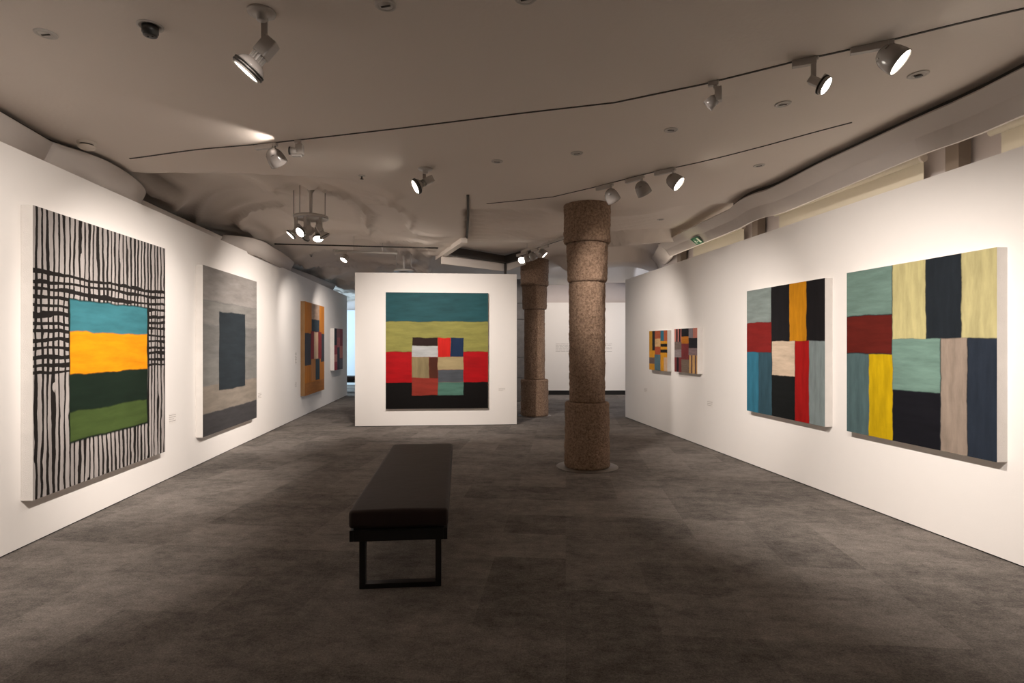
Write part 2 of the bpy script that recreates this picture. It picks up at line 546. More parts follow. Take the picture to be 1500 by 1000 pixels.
# outer shell behind the exhibition walls
struct(MB().prism([(-5.0, -4.1), (-6.05, 16.8), (-6.2, 16.8), (-5.15, -4.1)], 0, 4.0).build('wall_outer_left', M['upper']))
struct(MB().prism([(wr(-4.1) + .38, -4.1), (wr(10.8) + .38, 10.8), (6.2, 13.2), (6.2, 17.3), (6.35, 17.3), (6.35, 13.1), (wr(10.7) + .55, 10.7), (wr(-4.1) + .55, -4.1)], 0, 4.0).build('wall_outer_right', M['upper']))
struct(MB().box((-6.4, -4.2, 0), (6.4, -4.05, 4.0)).build('wall_rear', M['wall']))

# ------------------------------------------------------------------ fascias along both walls
def sheet(rows, name, mat, thick=.012):
    bm = bmesh.new()
    g = [[bm.verts.new(p) for p in r] for r in rows]
    for A, B in zip(g, g[1:]):
        for i in range(len(A) - 1):
            f = bm.faces.new((A[i], A[i + 1], B[i + 1], B[i])); f.smooth = True
    me = bpy.data.meshes.new(name); bm.to_mesh(me); bm.free(); me.materials.append(mat)
    o = bpy.data.objects.new(name, me); C.objects.link(o)
    s = o.modifiers.new('solid', 'SOLIDIFY'); s.thickness = thick; s.offset = 0
    return o

def dens(pts, k=5):
    """Catmull-Rom through the points"""
    P = [Vector(p) for p in pts]
    out = []
    for i in range(len(P) - 1):
        p0, p1, p2, p3 = P[max(i - 1, 0)], P[i], P[i + 1], P[min(i + 2, len(P) - 1)]
        for s in range(k):
            t = s / k
            out.append(.5 * ((2 * p1) + (p2 - p0) * t + (2 * p0 - 5 * p1 + 4 * p2 - p3) * t * t + (3 * p1 - p0 - 3 * p2 + p3) * t ** 3))
    out.append(P[-1])
    return out

def fascia_left(pts, name, zt=3.12, zb=2.90, lean=.12, smooth=4):
    top = dens([(x, y, zt) for x, y in pts], smooth) if smooth else [Vector((x, y, zt)) for x, y in pts]
    rows = [[p + Vector((-.015, 0, .012)) for p in top], top]
    rows.append([p + Vector((-lean * .5, 0, (zb - zt) * .5)) for p in top])
    rows.append([p + Vector((-lean, 0, zb - zt)) for p in top])
    return struct(sheet(rows, name, M['fascia']))
fascia_left([(-3.05, -1.5), (-3.40, 1.8), (-3.58, 3.975), (-3.703, 4.585)], 'trim_1', smooth=0)
fascia_left([(-3.70, 4.58), (-3.60, 4.95), (-3.63, 5.3), (-3.755, 5.75), (-3.97, 6.15), (-4.2, 6.3)], 'trim_2')
fascia_left([(-4.07, 6.1), (-4.30, 8.5)], 'trim_3', zt=3.09, smooth=0)
fascia_left([(-4.28, 8.42), (-4.0, 8.62), (-3.92, 9.0), (-3.985, 9.47), (-4.12, 10.4), (-4.33, 11.3), (-4.6, 11.7)], 'trim_4', zt=3.115)
fascia_left([(-4.58, 11.4), (-4.72, 15.24)], 'trim_5', zt=3.10, smooth=0)

T = [(2.62, -3.5), (3.05, 1.0), (3.13, 3.475), (3.02, 4.35), (2.93, 5.0), (2.87, 5.415), (2.81, 6.15), (2.72, 6.42), (2.68, 6.65), (2.69, 6.9), (2.72, 7.17), (2.68, 7.5), (2.57, 8.56), (2.48, 9.6), (2.52, 9.75), (2.89, 12.15)]
B = [(2.82, -3.5), (3.25, 1.0), (3.33, 3.70), (3.22, 4.5), (3.17, 5.1), (3.13, 5.6), (3.07, 6.40), (2.95, 6.70), (2.91, 6.96), (2.92, 7.2), (2.91, 7.4), (2.86, 7.93), (2.76, 8.9), (2.69, 9.65), (2.73, 9.8), (3.05, 11.9)]
T = [(x + .45 * (y < 0) * 0, y) for x, y in T]
zt, zb = 3.19, 3.0
def crv(L, z):
    return dens([(x, y, z) for x, y in L], 4)
tp, bt = crv(T, zt), crv(B, zb)
mid = [(a * .48 + b * .52) + Vector((.018, 0, .014)) for a, b in zip(tp, bt)]
rows = [[p + Vector((.03, 0, .02)) for p in tp], tp, mid, bt, [p + Vector((.03, 0, .004)) for p in bt]]
o = sheet(rows, 'trim_6', M['fascia']); struct(o)
for pl in o.data.polygons: pl.use_smooth = False
# dark sheets paint in the shade between the fascias and the ceiling
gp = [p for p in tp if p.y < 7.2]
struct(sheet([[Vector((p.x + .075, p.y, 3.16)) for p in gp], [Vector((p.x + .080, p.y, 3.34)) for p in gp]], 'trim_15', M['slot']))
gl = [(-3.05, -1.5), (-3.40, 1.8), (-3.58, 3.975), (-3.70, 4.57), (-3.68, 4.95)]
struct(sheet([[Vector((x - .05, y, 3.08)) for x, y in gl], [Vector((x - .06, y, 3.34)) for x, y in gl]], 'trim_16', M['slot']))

# ------------------------------------------------------------------ blinds above the right wall
def blind(y0, y1, label, off=.25, ztop=3.135):
    a = Vector((wr(y0) + off, y0)); b = Vector((wr(y1) + off, y1))
    r = thing('roller_blind', (a.x, a.y, ztop), label, 'blind', 'roller blinds above the right wall')
    d = Vector((b.x - a.x, b.y - a.y, 0))
    MB().tube([(0, 0, -.03), (d.x, d.y, -.03)], .032, 12).build('roller_tube', M['blind'], r)
    dn = d.normalized()
    MB().tube([(dn.x * -.02, dn.y * -.02, -.03), (dn.x * .004, dn.y * .004, -.03)], .037, 12).build('end_cap', M['plastic'], r)
    nrm = Vector((dn.y, -dn.x, 0))
    MB().box((0, 0, 0), (1, 1, 1), Matrix(((d.x * .98, nrm.x * .004, 0, d.x * .01 + .03), (d.y * .98, nrm.y * .004, 0, d.y * .01), (0, 0, -.9, -.04), (0, 0, 0, 1)))).build('blind_fabric', M['blind'], r)
blind(-1.0, 4.30, 'cream roller blind above the right wall nearest the camera')
blind(4.90, 7.0, 'cream roller blind above the middle of the right wall')
blind(7.75, 9.3, 'cream roller blind above the right wall beside the exit sign')
for k, (y, w_) in enumerate([(4.62, .07), (7.45, .08), (9.75, .10)]):
    o = MB().box((-.05, -w_, -1.0), (.05, w_, .25)).build('window_post', M['post'])
    o.location = (wr(y) + .30, y, 3.0)
    o.name = 'trim_%d' % (7 + k); struct(o)

# ------------------------------------------------------------------ slits and beams in the ceiling
def ribbon(pts, width, name, mat, drop=.004, thick=.006, parent=None):
    """flat strip that follows the ceiling through the given plan points"""
    P = []
    for a, b in zip(pts, pts[1:]):
        a = Vector((a[0], a[1])); b = Vector((b[0], b[1]))
        k = max(2, int((b - a).length / .08))
        P += [a + (b - a) * i / k for i in range(k)]
    P.append(Vector((pts[-1][0], pts[-1][1])))
    bm = bmesh.new(); prev = None
    for i, p_ in enumerate(P):
        t = (P[min(i + 1, len(P) - 1)] - P[max(i - 1, 0)]).normalized()
        s = Vector((-t.y, t.x)) * width / 2
        z = ceil_z(p_.x, p_.y)
        zz = min(z, ceil_z(p_.x + s.x, p_.y + s.y), ceil_z(p_.x - s.x, p_.y - s.y))
        cur = [bm.verts.new((p_.x + s.x, p_.y + s.y, zz - drop)), bm.verts.new((p_.x - s.x, p_.y - s.y, zz - drop)),
               bm.verts.new((p_.x - s.x, p_.y - s.y, zz - drop + thick)), bm.verts.new((p_.x + s.x, p_.y + s.y, zz - drop + thick))]
        if prev:
            for a_, b_ in ((0, 1), (1, 2), (2, 3), (3, 0)):
                bm.faces.new((prev[a_], prev[b_], cur[b_], cur[a_]))
        else:
            bm.faces.new(cur)
        prev = cur
    bm.faces.new(prev)
    bmesh.ops.recalc_face_normals(bm, faces=bm.faces)
    me = bpy.data.meshes.new(name); bm.to_mesh(me); bm.free(); me.materials.append(mat)
    o = bpy.data.objects.new(name, me); C.objects.link(o)
    if parent is not None: o.parent = parent
    return o
def hits(px): return [ceil_hit(*q) for q in px]
L1 = hits([(190, 232), (390, 210), (590, 187), (760, 166), (900, 150), (1030, 123), (1170, 88), (1310, 57), (1500, 12), (1560, -4)])
L2 = hits([(713, 298), (745, 295), (810, 288), (870, 274), (960, 251), (1125, 212), (1248, 179)])
tag(ribbon(L1, .016, 'lighting_track', M['slot']), 'long recessed lighting track crossing the near ceiling from left to right', 'lighting track')
tag(ribbon(L2, .016, 'lighting_track', M['slot']), 'shorter recessed lighting track on the ceiling above the front stone column', 'lighting track')

# ------------------------------------------------------------------ lamps
def aim(d):
    return Vector(d).normalized().to_track_quat('-Z', 'Y').to_matrix().to_4x4()

def dome_lamp(loc, tdir, d, label, on=True, drop=.07, group=None, box_side=-1, scale=1.0, power=0, angle=60):
    """glossy dome spotlight on a track adapter; tdir = track direction in plan"""
    r = thing('track_spotlight', loc, label, 'spotlight', group)
    t = Vector((tdir[0], tdir[1], 0)).normalized()
    s = Vector((-t.y, t.x, 0))
    mt = Matrix(((t.x, s.x, 0, 0), (t.y, s.y, 0, 0), (0, 0, 1, 0), (0, 0, 0, 1)))
    b0, b1 = (-.19, -.005) if box_side < 0 else (.005, .19)
    MB().box((b0, -.018, -.045), (b1, .018, -.004), mt).build('track_adapter', M['white_metal'], r, bevel=.003)
    stem = MB().lathe([(0, -.002), (.013, -.002), (.013, -drop), (0, -drop)], 12)
    stem.box((-.004, -.016, -.03), (.024, .016, -.004), mt)
    stem.build('stem', M['white_metal'], r)
    R = aim(d)
    piv = Vector((0, 0, -drop - .035 * scale))
    mtx = Matrix.Translation(piv) @ R @ Matrix.Scale(scale, 4)
    prof = [(0, .062), (.020, .060), (.040, .050), (.056, .033), (.066, .010), (.071, -.015), (.074, -.045), (.075, -.078),
            (.071, -.079), (.069, -.070), (.069, -.045), (.0, -.045)]
    hous = MB().lathe(prof, 28, mtx).build('lamp_housing', M['white_gloss'], r)
    MB().lathe([(0, -.062), (.067, -.062), (.067, -.066), (0, -.066)], 28, mtx).build('lens', M['lens_on'] if on else M['lens_dim'], r)
    for k in range(5):
        a = k * 2 * PI / 5 + .3
        mm = mtx @ Matrix.Rotation(a, 4, 'Z') @ Matrix.Translation((.0545, 0, .022))
        MB().box((-.004, -.012, -.003), (.009, .012, .003), mm).build('vent_slot', M['steel'], hous)
    if power:
        dv = Vector(d).normalized()
        p0 = Vector(loc) + piv + dv * .09 * scale
        spot('lamp_light', p0, p0 + dv, power, angle, parent=r)
    return r

def gimbal_lamp(loc, d, label, arm=.15, on=True, power=0, angle=60, scale=1.0, canopy=True, group=None, parent=None, rot=0, name='adjustable_spotlight'):
    if parent is None:
        r = thing(name, loc, label, 'spotlight', group)
    else:
        r = None
    if canopy:
        MB().lathe([(0, 0), (.070, 0), (.068, -.010), (.055, -.014), (.026, -.018), (.024, -.045), (0, -.045)], 28).build('canopy', M['white_metal'], r)
    side = Vector(d).cross(Vector((0, 0, 1)))
    side = side.normalized() if side.length > .01 else Vector((1, 0, 0))
    a = MB()
    ofs = side * .042 * scale
    q = Matrix.Translation(ofs) @ side.to_track_quat('X', 'Z').to_matrix().to_4x4()
    a.box((-.006, -.016, -arm - .02), (.006, .016, -.015 if canopy else .0), q)
    a.box((-.006, -.020, -.03), (.045, .020, -.012), Matrix.Translation(-ofs * 0) @ side.to_track_quat('X', 'Z').to_matrix().to_4x4())
    a.build('arm', M['white_metal'], r, bevel=.003)
    R = aim(d)
    mtx = Matrix.Translation((0, 0, -arm)) @ R @ Matrix.Scale(scale, 4)
    bd = MB()
    bd.box((-.034, -.034, -.012), (.034, .034, .085), mtx)
    bd.box((.026, -.026, .0), (.050, .026, .075), mtx)
    bd.build('gear_box', M['white_metal'], r, bevel=.008)
    h = MB()
    for k in range(14):
        mm = mtx @ Matrix.Rotation(k * 2 * PI / 14, 4, 'Z')
        h.box((.022, -.003, -.045), (.036, .003, -.010), mm)
    h.lathe([(0, -.008), (.026, -.008), (.026, -.047), (0, -.047)], 20, mtx)
    h.build('heat_sink', M['white_metal'], r)
    MB().lathe([(0, -.044), (.038, -.046), (.055, -.060), (.068, -.078), (.070, -.085), (.06, -.085), (0, -.07)], 32, mtx).build('lamp_housing', M['white_gloss'], r)
    for z0, z1, rr in ((-.086, -.093, .077), (-.099, -.106, .077)):
        MB().lathe([(.05, z0), (rr, z0), (rr, z1), (.05, z1), (.05, z0)], 32, mtx).build('black_ring', M['dark_metal'], r)
    MB().lathe([(.05, -.084), (.070, -.084), (.070, -.116), (.066, -.118), (.062, -.110), (.05, -.09)], 32, mtx).build('front_ring', M['white_metal'], r)
    MB().lathe([(0, -.106), (.064, -.106), (.064, -.112), (0, -.112)], 32, mtx).build('lens', M['lens_on'] if on else M['lens_dim'], r)
    if power:
        dv = Vector(d).normalized()
        p0 = Vector(loc) + Vector((0, 0, -arm)) + dv * .13 * scale
        spot('lamp_light', p0, p0 + dv, power, angle, parent=r)
    return r

def tdir(L, p):
    best = min(zip(L, L[1:]), key=lambda ab: ((ab[0] + ab[1]) / 2 - p).length)
    return (best[1] - best[0])[:2]

gimbal_lamp(ceil_hit(383, 17), (-.62, -.06, -.78), 'lit adjustable spotlight on a round canopy at the upper left of the ceiling', arm=.215, power=14, angle=90, scale=1.06)
gimbal_lamp(ceil_hit(623, 247), (-.80, -.32, -.50), 'lit adjustable spotlight on a round canopy between the hanging lamp ring and front column', arm=.13, power=22, angle=70)
p = ceil_hit(402, 209)
dome_lamp(p, tdir(L1, p), (.30, .62, -.72), 'grey dome spotlight on the long track above the black striped painting', drop=.075, box_side=-1)
p = ceil_hit(1302, 59)
dome_lamp(p, tdir(L1, p), (.55, -.42, -.65), 'large bright dome spotlight on the long track at upper right', drop=.055, power=3, angle=90)
for px, lab, dd in ((895, 'dome spotlight closest to the front column, first of three on the short track', (.50, .42, -.75)),
                    (940, 'middle one of three dome spotlights on the short track, turned away', (.50, .32, -.80)),
                    (986, 'lit rightmost of three dome spotlights on the short track', (.62, -.38, -.62))):
    p = ceil_hit(px, interp([(870, 274), (960, 251), (1125, 212)], px) + .5)
    dome_lamp(p, tdir(L2, p), dd, lab, drop=.085, power=0, angle=80)
# slim spotlight with a flat ring head
p = ceil_hit(1196, 82.5)
r = thing('ring_spotlight', p, 'lit compact spotlight with black ring between two others on long track', 'spotlight')
t = Vector(tdir(L1, p)).normalized()
mt = Matrix(((t[0], -t[1], 0, 0), (t[1], t[0], 0, 0), (0, 0, 1, 0), (0, 0, 0, 1)))
MB().box((-.13, -.018, -.045), (.0, .018, -.004), mt).build('track_adapter', M['white_metal'], r, bevel=.003)
MB().box((-.030, -.014, -.155), (-.002, .014, -.03), mt).box((.002, -.012, -.02), (.012, .012, -.004), mt).build('arm', M['white_metal'], r, bevel=.003)
d = Vector((.60, -.50, -.58)); mx = Matrix.Translation((.005, 0, -.155)) @ aim(d)
MB().box((-.028, -.022, -.03), (.028, .022, .05), mx).box((-.02, .01, -.03), (.02, .055, -.012), mx).build('gear_box', M['white_metal'], r, bevel=.004)
MB().lathe([(.04, -.030), (.056, -.030), (.056, -.040), (.04, -.040)], 28, mx).build('black_ring', M['dark_metal'], r)
MB().lathe([(0, -.028), (.052, -.030), (.052, -.060), (.049, -.062), (.047, -.052), (0, -.050)], 28, mx).build('front_ring', M['white_metal'], r)
MB().lathe([(0, -.053), (.047, -.053), (.047, -.057), (0, -.057)], 28, mx).build('lens', M['lens_on'], r)
# box spotlight seen from behind
p = ceil_hit(1048, 118.5)
r = thing('box_spotlight', p, 'small grey spotlight with upright gear box at left of right-hand track lamps', 'spotlight')
MB().box((-.045, -.015, -.03), (.02, .015, -.003), mt).box((-.012, -.012, -.05), (.012, .012, -.02), mt).build('track_adapter', M['white_metal'], r, bevel=.002)
MB().box((-.004, -.026, -.135), (.040, .026, -.045), mt).build('gear_box', M['white_metal'], r, bevel=.004)
mx = Matrix.Translation((-.012, .01, -.125)) @ aim((-.60, .35, -.55))
MB().lathe([(0, .035), (.022, .032), (.036, .012), (.040, -.045), (.036, -.046), (.034, -.02), (0, -.02)], 24, mx).build('lamp_housing', M['white_gloss'], r)
# projector head beside the dome lamp on the left
p = ceil_hit(438, 204.5)
r = thing('projector_spotlight', p, 'small box projector with black round lens beside the left dome spotlight', 'spotlight')
MB().box((-.035, -.012, -.028), (.02, .012, -.003)).box((-.012, -.01, -.05), (.012, .01, -.02)).build('track_adapter', M['white_metal'], r, bevel=.002)
MB().box((-.022, -.028, -.125), (.034, .028, -.04)).box((-.06, -.015, -.140), (.018, .02, -.105)).build('gear_box', M['white_metal'], r, bevel=.003)
mx = Matrix.Translation((-.02, -.01, -.10)) @ aim((-1, -.22, .04))
MB().lathe([(0, .005), (.026, .005), (.030, -.050), (.026, -.052), (0, -.045)], 24, mx).build('lens_barrel', M['white_metal'], r)
MB().lathe([(.020, -.048), (.033, -.046), (.033, -.056), (.024, -.058), (.020, -.050), (0, -.046)], 24, mx).build('lens', M['lens_dim'], r)
spot('lamp_light', p + Vector((-.11, -.03, -.09)), p + Vector((-1.4, -.34, .07)), 6.5, 80, blend=.7, radius=.02, parent=r)

# hanging ring of five adjustable spotlights
cz = 3.045
cp = Vector((-2.44, 6.9, ceil_z(-2.44, 6.9)))
r = thing('lamp_cluster', cp, 'round hanging fitting with a ring of spotlights above the left wall', 'ceiling light')
dz = cz - cp.z
MB().lathe([(0, 0), (.045, -.002), (.040, -.015), (.020, -.045), (.017, dz + .01), (.017, dz), (0, dz)], 20).build('canopy', M['white_metal'], r)
MB().lathe([(0, dz + .012), (.20, dz + .012), (.205, dz), (.205, dz - .022), (.185, dz - .022), (.18, dz - .004), (0, dz - .004)], 40).build('mounting_plate', M['white_metal'], r)
for a in (195, 250, 345):
    x, y = .195 * math.cos(math.radians(a)), .195 * math.sin(math.radians(a))
    o = MB().tube([(x, y, dz), (x, y, ceil_z(cp.x + x, cp.y + y) - cp.z + .01)], .0035, 6).build('suspension_cable', M['dark_metal'], r)
cl = [((-.15, -.08), (-.62, -.30, -.75), True), ((-.02, -.13), (-.45, -.72, -.60), True), ((.14, -.06), (.45, .2, -.80), False), ((.04, .12), (.25, -.5, -.9), True), ((-.06, .10), (-.7, .3, -.6), False)]
for (x, y), d, on in cl:
    R = aim(d)
    s = Vector(d).cross(Vector((0, 0, 1))).normalized()
    h = MB()
    h.box((-.016, -.016, dz - .16), (.016, .016, dz - .02), Matrix.Translation((x, y, 0)))
    mtx = Matrix.Translation((x, y, dz - .17)) @ R @ Matrix.Scale(.88, 4)
    h.box((-.034, -.034, -.012), (.034, .034, .085), mtx)
    h.lathe([(0, -.008), (.030, -.008), (.030, -.047), (.038, -.05), (.055, -.064), (.068, -.082), (.072, -.110), (.066, -.112), (.062, -.095), (0, -.09)], 24, mtx)
    hd = h.build('lamp_head', M['white_metal'], r)
    MB().lathe([(.060, -.086), (.076, -.086), (.076, -.096), (.060, -.096), (.060, -.086)], 24, mtx).build('black_ring', M['dark_metal'], hd)
    MB().lathe([(0, -.098), (.064, -.098), (.064, -.106), (0, -.106)], 24, mtx).build('lens', M['lens_on'] if on else M['lens_dim'], hd)
spot('lamp_light', cp + Vector((-.35, -.2, -.45)), (-4.0, 5.8, 1.2), 14, 80, parent=r)
spot('lamp_light', cp + Vector((-.15, -.4, -.45)), (-3.0, 4.2, .0), 8, 70, parent=r)

# suspended straight track left of the partition, with one lamp
ta, tb = Vector((-3.15, 10.0, 3.15)), Vector((-2.02, 10.0, 3.10))
r = thing('suspended_track', (ta + tb) / 2, 'short suspended white lighting track in front of the far partition', 'lighting track')
hl = (tb - ta) / 2
MB().box((-.01, 0, 0), (.01, .035, .022)).bm.free()
mb = MB(); mb.tube([-hl, hl], .018, 4); mb.build('track_rail', M['white_metal'], r)
for k in (-.35, .55):
    q = hl * k
    w3 = (ta + tb) / 2 + q
    MB().tube([q, (q.x, q.y, ceil_z(w3.x, w3.y) - (ta.z + tb.z) / 2 + .02)], .004, 6).build('suspension_cable', M['white_metal'], r)
dome_lamp(Vector((-2.93, 10.0, 3.125)), (1, 0), (-.35, -.45, -.82), 'lit dome spotlight under the suspended track left of the partition', drop=.06, scale=.9)

# ring fitting just above the partition
cp = Vector((-2.15, 11.3, ceil_z(-2.15, 11.3)))
zz = 1.5 + (HZ - 395.5) / F * 11.3 - cp.z
r = thing('ring_fitting', cp, 'flat round hanging fitting peeking over the top of the partition', 'ceiling light')
MB().lathe([(.10, zz), (.20, zz), (.20, zz - .03), (.10, zz - .03), (.10, zz)], 36).build('mounting_ring', M['white_metal'], r)
MB().lathe([(0, 0), (.02, 0), (.02, zz), (0, zz)], 12).build('stem', M['white_metal'], r)
for a in (20, 200):
    x, y = .15 * math.cos(math.radians(a)), .15 * math.sin(math.radians(a))
    MB().tube([(x, y, zz), (x, y, ceil_z(cp.x + x, cp.y + y) - cp.z + .01)], .003, 6).build('suspension_cable', M['white_metal'], r)

# third track behind the front column with five small domes
ka, kb = Vector((1.05, 8.7, 3.215)), Vector((.18, 10.25, 3.17))
r = thing('ceiling_track', (ka + kb) / 2, 'surface lighting track running behind the front stone column', 'lighting track')
hl = (kb - ka) / 2
dn = hl.normalized(); sd = Vector((-dn.y, dn.x, 0))
mt = Matrix(((dn.x, sd.x, 0, 0), (dn.y, sd.y, 0, 0), (dn.z, 0, 1, 0), (0, 0, 0, 1)))
L_ = hl.length
MB().box((-L_, -.025, -.02), (L_, .025, .02), mt).build('track_rail', M['white_metal'], r)
MB().box((-L_, -.010, -.022), (L_, .010, -.0195), mt).build('track_slot', M['slot'], r)
for f in (-.8, 0, .8):
    q = hl * f; w3 = (ka + kb) / 2 + q
    MB().tube([q, (q.x, q.y, ceil_z(w3.x, w3.y) - (ka.z + kb.z) / 2 + .01)], .006, 6).build('hanger', M['white_metal'], r)
for f, d, lab, on in ((.62, (.62, -.10, -.62), 'small dome spotlight nearest the front column on the track behind it', True),
                      (.80, (.45, .45, -.75), 'small dark dome spotlight second along the track behind the front column', False),
                      (.90, (.25, .5, -.85), 'small dark dome spotlight third along the track behind the front column', False),
                      (.995, (-.12, -.75, -.60), 'bright small dome spotlight at the far end of the rear track', True)):
    dome_lamp(ka + (kb - ka) * f + Vector((0, 0, -.018)), dn, d, lab, on=on, drop=.07, scale=.92, box_side=-1 if f < .9 else 1)

# ------------------------------------------------------------------ small ceiling fittings
def disc(px, py, label, kind='slot', rad=.055):
    p = ceil_hit(px, py)
    e = .04
    gx = (ceil_z(p.x + e, p.y) - ceil_z(p.x - e, p.y)) / (2 * e)
    gy = (ceil_z(p.x, p.y + e) - ceil_z(p.x, p.y - e)) / (2 * e)
    r = thing('ceiling_disc', p, label, 'ceiling cap', 'round caps on the ceiling')
    r.rotation_euler = (math.atan(gy), -math.atan(gx), 0)
    MB().lathe([(0, .004), (rad, .004), (rad, -.004), (rad * .9, -.007), (rad * .68, -.006), (rad * .66, -.003), (rad * .62, -.006), (0, -.007)], 28).build('cap', M['disc'], r)
    a = random.uniform(-.4, .4)
    MB().box((-rad * .45, -.005, -.010), (rad * .45, .005, -.006), Matrix.Rotation(a, 4, 'Z')).build('slot', M['slot'], r)
    if kind == 'socket':
        MB().lathe([(0, -.006), (.022, -.006), (.020, -.014), (0, -.014)], 16).build('socket', M['dark_metal'], r)
for px, py, lab in ((67, 49, 'round ceiling cap at the far upper left'), (565, 7, 'round slotted ceiling cap at the top edge right of the left spotlight'),
                    (728, 236, 'round slotted ceiling cap left of centre behind the long track'), (845, 224, 'round slotted ceiling cap straight above the front stone column'),
                    (983, 190, 'round slotted ceiling cap above the three dome spotlights'), (1147, 152, 'round slotted ceiling cap below the compact ring spotlight'),
                    (1112, 242, 'pale ceiling cap right of the short track near the right fascia'), (968, 321, 'ceiling cap furthest back near the right fascia'), (770, -3, 'round ceiling cap cut by the top edge of the picture')):
    disc(px, py, lab)
disc(1345, 109, 'ceiling socket with dark centre beside the large bright dome spotlight', 'socket', .062)
# smoke detector
p = ceil_hit(127, 208)
r = thing('smoke_detector', p, 'cream smoke detector on the ceiling above the left fascia', 'smoke detector')
r.scale = (1.2, 1.2, 1.5)
MB().lathe([(0, .03), (.055, .03), (.055, -.012), (0, -.012)], 28).build('base', M['plastic'], r)
MB().lathe([(0, -.012), (.040, -.012), (.040, -.022), (0, -.022)], 24).build('sensor_slots', M['slot'], r)
MB().lathe([(0, -.022), (.052, -.022), (.048, -.034), (.030, -.042), (0, -.042)], 28).build('cover', M['plastic'], r)
# dark plug socket
p = ceil_hit(220, 38)
r = thing('ceiling_socket', p, 'dark round power socket in the ceiling left of the left spotlight', 'socket')
MB().lathe([(0, .004), (.064, .004), (.064, -.004), (.052, -.006), (.050, -.002), (0, -.002)], 28).build('collar', M['disc'], r)
MB().lathe([(0, -.0), (.040, 0), (.040, -.038), (.034, -.042), (.034, -.052), (.026, -.056), (0, -.056)], 24).build('socket_body', M['dark_metal'], r)
for x in (-.012, .012):
    MB().lathe([(0, -.0555), (.005, -.0555), (.005, -.0575), (0, -.0575)], 10, Matrix.Translation((x, 0, 0))).build('pin_hole', M['black'], r)
# sprinkler heads
for px, py, lab in ((530, 257, 'small sprinkler head in the ceiling left of the middle spotlight'), (456, 373, 'small sprinkler head in the rough ceiling behind the lamp ring')):
    p = ceil_hit(px, py)
    r = thing('sprinkler', p, lab, 'sprinkler', 'sprinkler heads')
    MB().lathe([(0, .002), (.035, .002), (.033, -.006), (.016, -.010), (0, -.010)], 24).build('escutcheon', M['disc'], r)
    MB().lathe([(0, -.008), (.009, -.008), (.007, -.030), (.018, -.034), (.018, -.037), (0, -.038)], 16).build('nozzle', M['dark_metal'], r)
# little clamp behind the left fascia
r = thing('clamp_bracket', (-3.93, 5.85, 3.14), 'small dark metal clamp standing on the edge of the left fascia', 'bracket')
MB().tube([(-.05, -.22, .03), (0, -.05, .0), (.03, .1, -.01)], .010, 8).build('clamp_arm', M['dark_metal'], r)
MB().box((-.02, -.20, -.06), (.02, -.14, .05)).box((.01, .02, -.03), (.05, .14, .015)).build('clamp_jaw', M['dark_metal'], r, bevel=.003)

# slits and beams
def beam(pts, w_, h_, name, mat):
    mb = MB()
    for a, b in zip(pts, pts[1:]):
        a, b = Vector(a), Vector(b)
        d = b - a; dn = Vector((d.x, d.y, 0)).normalized(); s = Vector((-dn.y, dn.x, 0)) * w_ / 2
        vs = []
        for p_ in (a, b):
            vs += [p_ + s, p_ - s, p_ - s + Vector((0, 0, h_)), p_ + s + Vector((0, 0, h_))]
        v = [mb.bm.verts.new(x) for x in vs]
        for f in ((0, 1, 2, 3), (7, 6, 5, 4), (0, 4, 5, 1), (1, 5, 6, 2), (2, 6, 7, 3), (3, 7, 4, 0)):
            mb.bm.faces.new([v[i] for i in f])
    return struct(mb.build(name, mat))
beam([(-.50, 6.45, 3.19), (-.57, 7.4, 3.175), (-.72, 9.1, 3.19)], .030, .07, 'trim_10', M['slot'])
beam([(-.76, 9.05, 3.12), (-1.42, 10.9, 3.12)], .10, .10, 'trim_11', M['ceiling'])
beam([(-4.05, 9.7, 3.205), (-1.3, 10.0, 3.185)], .02, .02, 'trim_17', M['slot'])
beam([(-1.15, 10.3, 3.13), (-.13, 11.4, 3.13), (.35, 10.6, 3.14)], .10, .14, 'trim_12', M['slot'])
beam([(-1.30, 10.5, 2.99), (-.13, 11.6, 2.99), (.25, 11.0, 3.05)], .03, .16, 'trim_13', M['ceiling'])
beam([(-.135, 11.5, 2.75), (-.135, 11.52, 2.75)], .05, .40, 'trim_14', M['slot'])

# ------------------------------------------------------------------ columns
def column(loc, secs, label, ring_r, group=None):
    """secs = [(name, z0, z1, r0, r1)]"""
    r = thing('stone_column', loc, label, 'column')
    MB().lathe([(0, .001), (ring_r, .001), (ring_r, .008), (ring_r - .004, .011), (0, .011)], 48).build('floor_ring', M['steel'], r)
    for nm, z0, z1, r0, r1 in secs:
        bm = bmesh.new()
        seg = 72; nz_ = max(4, int((z1 - z0) / .02))
        rings = []
        for j in range(nz_ + 1):
            t = j / nz_; z = z0 + (z1 - z0) * t; rr = r0 + (r1 - r0) * t
            edge = .012 * (math.exp(-((z - z0) / .012) ** 2) + math.exp(-((z1 - z) / .012) ** 2))
            ring = []
            for i in range(seg):
                a = 2 * PI * i / seg
                v = Vector((math.cos(a) * rr, math.sin(a) * rr, z))
                k = .008 * noise.noise(v * 9 + Vector((loc[0], 0, 0))) + .008 * noise.noise(v * 28) + .005 * noise.noise(v * 60)
                q = rr - edge + k
                ring.append(bm.verts.new((math.cos(a) * q, math.sin(a) * q, z)))
            rings.append(ring)
        for A, B_ in zip(rings, rings[1:]):
            for i in range(seg):
                f = bm.faces.new((A[i], A[(i + 1) % seg], B_[(i + 1) % seg], B_[i])); f.smooth = True
        bm.faces.new(rings[0][::-1]); bm.faces.new(rings[-1])
        me = bpy.data.meshes.new(nm); bm.to_mesh(me); bm.free(); me.materials.append(M['stone'])
        o = bpy.data.objects.new(nm, me); C.objects.link(o); o.parent = r
    return r
cx, cy = (860 - 750) / F * 6.98, 6.98
